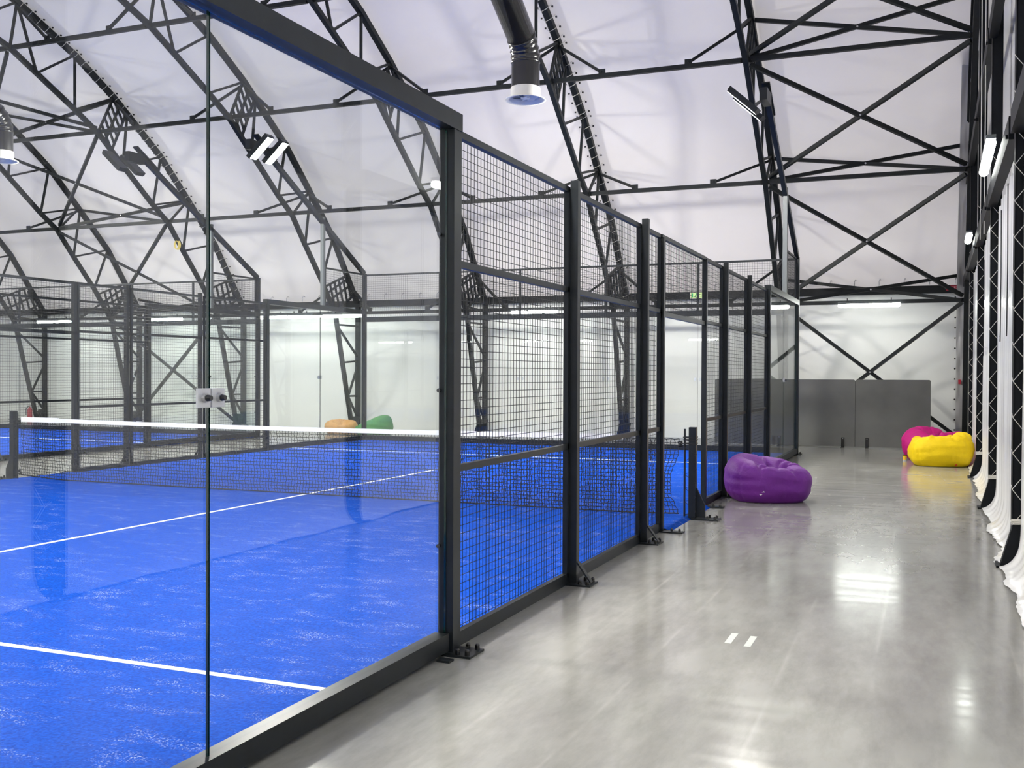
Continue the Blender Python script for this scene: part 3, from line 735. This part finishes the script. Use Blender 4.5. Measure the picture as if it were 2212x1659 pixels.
# ------------------------------------------------------------------ air ducts
def duct(label):
    t = thing('air_duct', label, 'air duct', (-3.5, 13.97, 5.98), 'black ducts with white outlets')
    r = 0.225
    def g(mb):
        mb.tube([(-3.5, 13.97, 6.14), (-3.5, 13.97, 6.58)], r, 32)
    P('drop_pipe', M['duct'], t, g, smooth=False)
    def e(mb):
        pts = []; rr = []
        for k in range(14):
            a = k / 13; th = a * math.radians(58); cy, cz = 13.97 - 0.45, 6.56
            pts.append((-3.5, cy + 0.45 * math.cos(th), cz + 0.45 * math.sin(th))); rr.append(r + (0.012 if k % 3 == 0 else -0.004))
        mb.tube(pts, rr, 32)
    P('elbow', M['duct'], t, e, smooth=True)
    th = math.radians(58); p = Vector((-3.5, 13.52 + 0.45 * math.cos(th), 6.56 + 0.45 * math.sin(th))); d = Vector((0, -math.sin(th), math.cos(th)))
    P('supply_pipe', M['duct'], t, lambda mb: mb.tube([p - d * 0.02, p + d * 3.6], [r, r * 1.02], 32), smooth=True)
    P('outlet_collar', M['white_metal'], t, lambda mb: mb.lathe([(r + 0.005, 0.17), (r + 0.012, 0.165), (r + 0.012, 0.02), (r + 0.10, -0.02), (r + 0.105, -0.03), (r + 0.06, -0.025), (r - 0.02, 0.03), (r - 0.03, 0.16)], (-3.5, 13.97, 6.0), 40), smooth=True)
    def vanes(mb):
        mb.lathe([(0.0, 0.0), (0.075, 0.0), (0.08, 0.01), (0.0, 0.02)], (-3.5, 13.97, 6.0), 20)
        for k in range(6):
            a = k * math.pi / 3; ca, sa = math.cos(a), math.sin(a)
            mb.bar((-3.5 + 0.06 * ca, 13.97 + 0.06 * sa, 6.01), (-3.5 + 0.2 * ca, 13.97 + 0.2 * sa, 6.02), 0.09, 0.006, up=(-sa * 0.5, ca * 0.5, 1))
    P('swirl_vane', M['white_metal'], t, vanes)
    return t
d0 = duct('black round air duct with white outlet hanging at the top centre')
d1 = copy_tree(d0, (-11.84, 0.42, 0)); d1['label'] = 'black air duct with white outlet cut off by the left edge'

# ------------------------------------------------------------------ grey boards
for k in range(3):
    x1 = 2.50 - k * 1.553; x0 = x1 - 1.545
    lab = ['right-hand of the tall dark grey boards leaning at the end of the walkway', 'middle tall dark grey board, left of the joint above the two black feet', 'left-hand tall dark grey board, seen through the court fence'][k]
    t = thing('grey_board', lab, 'board', (x0, 22.62, 0), 'dark grey boards standing on edge')
    def f(mb):
        rr = 0.04; n_ = 6; o = []
        o += [(x0, 0.02), (x1, 0.02)]
        for q in range(n_ + 1): a = q / n_ * math.pi / 2; o.append((x1 - rr + rr * math.cos(a), 1.505 - rr + rr * math.sin(a)))
        for q in range(n_ + 1): a = math.pi / 2 + q / n_ * math.pi / 2; o.append((x0 + rr + rr * math.cos(a), 1.505 - rr + rr * math.sin(a)))
        N_ = len(o); mb.add([(a, 22.60, b_) for a, b_ in o] + [(a, 22.635, b_) for a, b_ in o],
                            [tuple(range(N_)), tuple(range(N_, 2 * N_))[::-1]] + [(i, N_ + i, N_ + (i + 1) % N_, (i + 1) % N_) for i in range(N_)])
    P('board_panel', M['board'], t, f)
    P('edge_strip', M['cap'], t, lambda mb: mb.box(x0 - 0.007, x0, 22.606, 22.63, 0.02, 1.46))
    for xf in ((x0 + 0.25,) if k == 0 else (x1 - 0.25,) if k == 1 else (x1 - 0.2,)):
        ft = P('foot_bracket', M['cap'], t, lambda mb: (mb.box(xf - 0.035, xf + 0.035, 22.585, 22.60, 0.0, 0.22), mb.box(xf - 0.035, xf + 0.035, 22.45, 22.60, 0.0, 0.012)))
        P('bolt', M['bolt'], ft, lambda mb: mb.lathe([(0, 0.0), (0.008, 0.0), (0.008, 0.01)], (xf, 22.58, 0.19), 8)).location = (0, 0, 0)

# ------------------------------------------------------------------ bean bags
def bean_bag(cx, cy, w, d, h, rot, mat, label, seed, dent=(0.0, -0.05), mark=None, collar=0.0, slump=0.0):
    t = thing('bean_bag', label, 'bean bag', (cx, cy, 0), 'bean bags')
    NU, NV = 150, 84
    cr, sr = math.cos(rot), math.sin(rot)
    def f(u, v):
        a = u * 2 * math.pi; b_ = (v - 0.5) * math.pi
        ca, sa, cb, sb = math.cos(a), math.sin(a), math.cos(b_), math.sin(b_)
        e = 0.78
        x = math.copysign(abs(ca) ** e, ca) * abs(cb) ** 0.62; y = math.copysign(abs(sa) ** e, sa) * abs(cb) ** 0.62
        z = math.copysign(abs(sb) ** 0.85, sb)
        z = max(z, -0.78) if z < 0 else z
        X = x * w / 2; Y = y * d / 2; Z = (z + 0.78) / 1.78 * h
        # higher back, hollow in the seat
        k = max(0.0, z)
        rx = (X - dent[0]) / (w * 0.27); ry = (Y - dent[1]) / (d * 0.27); q = math.exp(-(rx * rx + ry * ry))
        Z -= 0.46 * h * q * (1 if z > 0 else 0) * min(1, k * 2)
        ang = math.atan2(Y - dent[1], X - dent[0]); rr = math.hypot(rx, ry)
        cr_ = 0.0
        for j in range(9):
            a0 = j * 0.698 + 0.5 * math.sin(j * 5.1 + seed) + 0.35 * noise.noise(Vector((rr * 1.2, j * 3.1, seed)))
            dd = (ang - a0 + math.pi) % (2 * math.pi) - math.pi
            cr_ += (0.6 + 0.4 * math.sin(j * 2.3 + seed)) * math.exp(-(dd * max(rr, 0.3) / 0.10) ** 2)
        Z -= 0.15 * h * cr_ * min(1, rr) * math.exp(-max(0, rr - 0.8) * 1.1) * min(1, k * 3)
        Z += 0.10 * h * slump * (Y / d) * k * 2
        Z += slump * 0.22 * h * (-X / w) * k * 2
        p = Vector((X, Y, Z)); wr = noise.noise(p * 3.1 + Vector((seed, 0, 0))); w2 = noise.noise(Vector((X * 2.5, Y * 2.5, Z * 11 + seed)))
        s = 1 + 0.045 * wr + 0.035 * w2 * (1 - abs(z)) 
        s += 0.012 * noise.noise(Vector((X * 13, Y * 13, Z * 7 + seed)))
        # panel seams pull the skin in
        sm = abs(((a / (math.pi / 3) + 0.3) % 1) - 0.5); s -= 0.02 * math.exp(-((0.5 - sm) / 0.035) ** 2) * cb
        X *= s; Y *= s
        if collar and z > 0.55:
            Z += collar * (0.35 + noise.noise(Vector((math.cos(a) * 1.6, math.sin(a) * 1.6, seed))) + 0.5 * noise.noise(Vector((math.cos(a) * 5, math.sin(a) * 5, seed)))) * min(1, rr * 0.8)
        if Z < 0.004: Z = 0.004
        return (cx + X * cr - Y * sr, cy + X * sr + Y * cr, Z)
    P('bag_body', mat, t, lambda mb: mb.grid(NU, NV, f, wrap=True), smooth=True)
    if mark:
        mu, mv, mm, kind = mark
        def g(mb):
            # small patch lying on the skin
            p0 = Vector(f(mu, mv)); pu = Vector(f(mu + 0.006, mv)) - p0; pv = Vector(f(mu, mv + 0.008)) - p0
            pu.normalize(); pv.normalize(); nn_ = pu.cross(pv).normalized()
            if nn_.y > 0: nn_ = -nn_
            def quad(pts): 
                mb.add([p0 + nn_ * 0.008 + pu * a_ + pv * b__ for a_, b__ in pts], [tuple(range(len(pts)))])
            if kind == 'bolt':
                quad([(-0.035, -0.012), (-0.012, -0.03), (0.006, -0.01), (-0.012, -0.012)]); quad([(-0.006, 0.01), (0.012, 0.012), (0.022, 0.03), (0.036, 0.012), (0.016, 0.022)])
            else:
                quad([(-0.02, -0.03), (0.022, -0.03), (0.016, 0.005), (0.0, 0.035), (-0.014, 0.01)])
        o = P('sewn_tag', mm, t, g); o['label'] = 'pale sewn mark' if kind == 'bolt' else 'orange sewn tag'
    return t
bean_bag(0.60, 12.12, 1.08, 1.0, 0.60, R(20), M['purple'], 'purple bean bag on the walkway against the court fence', 1.3, (0.05, -0.05), (0.715, 0.40, M['label_white'], 'bolt'), slump=0.5)
bean_bag(2.68, 18.55, 1.08, 0.95, 0.60, R(10), M['yellow'], 'yellow bean bag in front of the magenta one in the far right corner', 4.1, (0.0, 0.05), (0.80, 0.30, M['orange_tag'], 'tag'), collar=0.08, slump=-0.3)
bean_bag(2.60, 19.75, 1.18, 1.05, 0.65, R(-15), M['pink'], 'magenta bean bag behind the yellow one', 7.7, (0.05, 0.0), None, collar=0.06, slump=0.25)
bean_bag(-11.08, 22.35, 1.0, 0.95, 0.46, R(30), M['green'], 'green bean bag behind the glass beyond the far end of the near court', 2.2, (-0.25, 0.0), None, slump=-1.2)
bean_bag(-12.05, 22.3, 0.85, 0.8, 0.37, R(0), M['orange'], 'light orange bean bag left of the green one', 5.6, (0.1, -0.1), None, collar=0.04)

# paper cup
t = thing('paper_cup', 'small yellow paper cup on the floor beside the magenta bean bag', 'cup', (2.07, 19.3, 0))
P('cup_body', M['cup'], t, lambda mb: mb.lathe([(0.030, 0.02), (0.041, 0.105)], (2.07, 19.3, 0), 20), smooth=True)
P('cup_base', M['cup_base'], t, lambda mb: mb.lathe([(0.0, 0.001), (0.029, 0.001), (0.031, 0.022)], (2.07, 19.3, 0), 20), smooth=True)
P('lid', M['cap'], t, lambda mb: mb.lathe([(0.043, 0.102), (0.044, 0.112), (0.038, 0.118), (0.0, 0.118)], (2.07, 19.3, 0), 20))

# exit sign, fire sign, call point, extinguisher, cable coil
t = thing('exit_sign', 'small lit green and white exit sign on the eaves beam behind the far mesh', 'sign', (-2.92, 24.22, 3.58))
P('sign_box', M['white_metal'], t, lambda mb: mb.box(-3.10, -2.74, 24.20, 24.28, 3.50, 3.66))
P('lit_face', M['exit_lit'], t, lambda mb: mb.box(-3.09, -2.75, 24.195, 24.20, 3.51, 3.65))
P('pictogram', M['exit_green'], t, lambda mb: (mb.box(-3.06, -3.03, 24.19, 24.195, 3.53, 3.63), mb.bar((-2.99, 24.192, 3.53), (-2.95, 24.192, 3.60), 0.004, 0.018, up=(1, 0, 0)), mb.bar((-2.95, 24.192, 3.60), (-2.90, 24.192, 3.54), 0.004, 0.018, up=(1, 0, 0)), mb.bar((-2.94, 24.192, 3.6), (-2.93, 24.192, 3.64), 0.004, 0.022, up=(1, 0, 0))))
def text(body, size, mat, parent, loc, rot):
    cu = bpy.data.curves.new('lettering', 'FONT'); cu.body = body; cu.size = size; cu.extrude = 0.001; cu.align_x = 'CENTER'; cu.align_y = 'CENTER'
    cu.materials.append(mat); tmp = bpy.data.objects.new('lettering_curve', cu); COL.objects.link(tmp)
    dg = bpy.context.evaluated_depsgraph_get(); me = bpy.data.meshes.new_from_object(tmp.evaluated_get(dg))
    bpy.data.objects.remove(tmp); bpy.data.curves.remove(cu)
    me.name = 'lettering'; o = bpy.data.objects.new('lettering', me); COL.objects.link(o); o.parent = parent
    o.location = Vector(loc) - world_loc(parent); o.rotation_euler = rot; return o
t = thing('fire_sign', 'small red sign with pale lettering on the eaves beam in the far right corner', 'sign', (2.95, 24.26, 3.61))
P('sign_plate', M['red'], t, lambda mb: mb.box(2.80, 3.11, 24.26, 24.275, 3.55, 3.66))
text('\u041f\u041e\u0416\u0415\u0416\u0410', 0.075, M['sign_text'], t, (2.955, 24.257, 3.605), (R(90), 0, 0))
mb = MB(); mb.box(-0.03, 0.03, -0.025, 0.025, -0.05, 0.05); o = mb.build('call_point', M['red'], bevel=0.004); o.location = (3.10, 24.2, 1.46)
tag(o, 'tiny red alarm box in the far right corner above the bean bags', 'alarm box')
t = thing('fire_extinguisher', 'small red fire extinguisher at the foot of the truss furthest left', 'fire extinguisher', (-24.7, 23.7, 0))
P('cylinder', M['red'], t, lambda mb: mb.lathe([(0, 0), (0.07, 0.0), (0.075, 0.02), (0.075, 0.36), (0.05, 0.42), (0.02, 0.44), (0.02, 0.47), (0, 0.47)], (-24.7, 23.7, 0.0), 16), smooth=True)
P('valve', M['cap'], t, lambda mb: mb.bar((-24.76, 23.7, 0.49), (-24.64, 23.7, 0.5), 0.03, 0.03))
P('hose', M['cap'], t, lambda mb: mb.tube([(-24.76, 23.7, 0.48), (-24.82, 23.66, 0.4), (-24.8, 23.64, 0.2)], 0.012, 6))
mb = MB()
for q in range(4):
    mb.tube([(0.005 * q * math.sin(q) + (0.075 + 0.006 * q) * math.cos(a * 0.4), 0.02 * q - 0.03, (0.11 + 0.006 * q) * math.sin(a * 0.4)) for a in range(17)], 0.009, 6, closed=True)
o = mb.build('cable_coil', M['yellow_cable']); o.location = (-16.8, 21.45, 5.12)
tag(o, 'pale yellow coil of cable hanging on a truss at the left', 'cable coil')

for k, (px_, py_) in enumerate(((1.45, 4.95), (1.57, 4.92))):  # two thin pale strips lying flat on the floor
    mb = MB(); mb.box(-0.02, 0.02, -0.13, 0.13, 0.0, 0.0008); o = mb.build('floor_mark', M['floor_mark_pale']); o.location = (px_, py_, 0.0006)
    tag(o, ['left one of two short pale marks on the grey floor in the foreground', 'right one of two short pale marks on the grey floor in the foreground'][k], 'floor mark')

for k, (yy_, xx_, z0_, lab) in enumerate(((14.0, 3.135, 3.45, 'left one of two pale ropes hanging side by side down the gable wall'), (13.4, 3.16, 3.45, 'right one of two pale ropes hanging side by side down the gable wall'))):
    mb = MB(); mb.tube([(0, 0, 0), (0.003, 0, 1.5), (0, 0, 3.2), (0.002, 0.0, 5.3)], 0.007, 6)
    o = mb.build('hanging_rope', M['rope']); o.location = (xx_, yy_, z0_); tag(o, lab, 'rope', 'ropes on the gable wall')
for k, (yy_, z0_, z1_, lab) in enumerate(((11.0, 1.98, 3.4, 'dark cord hanging on the glossy sheet, just right of the third laced column'), (9.9, 2.0, 3.5, 'dark cord hanging on the glossy sheet, just left of the nearest laced column'),
                                         (15.2, 1.9, 3.3, 'dark cord hanging on the narrow sheet beside the second laced column'))):
    mb = MB(); mb.tube([(0, 0, z1_ - z0_), (0.004, 0.02, (z1_ - z0_) * 0.5), (0, 0.0, 0.1), (0.0, 0.03, 0.0), (0, 0.05, 0.06)], 0.006, 5)
    o = mb.build('hanging_rope', M['cord']); o.location = (3.235, yy_, z0_); tag(o, lab, 'cord', 'ropes on the gable wall')
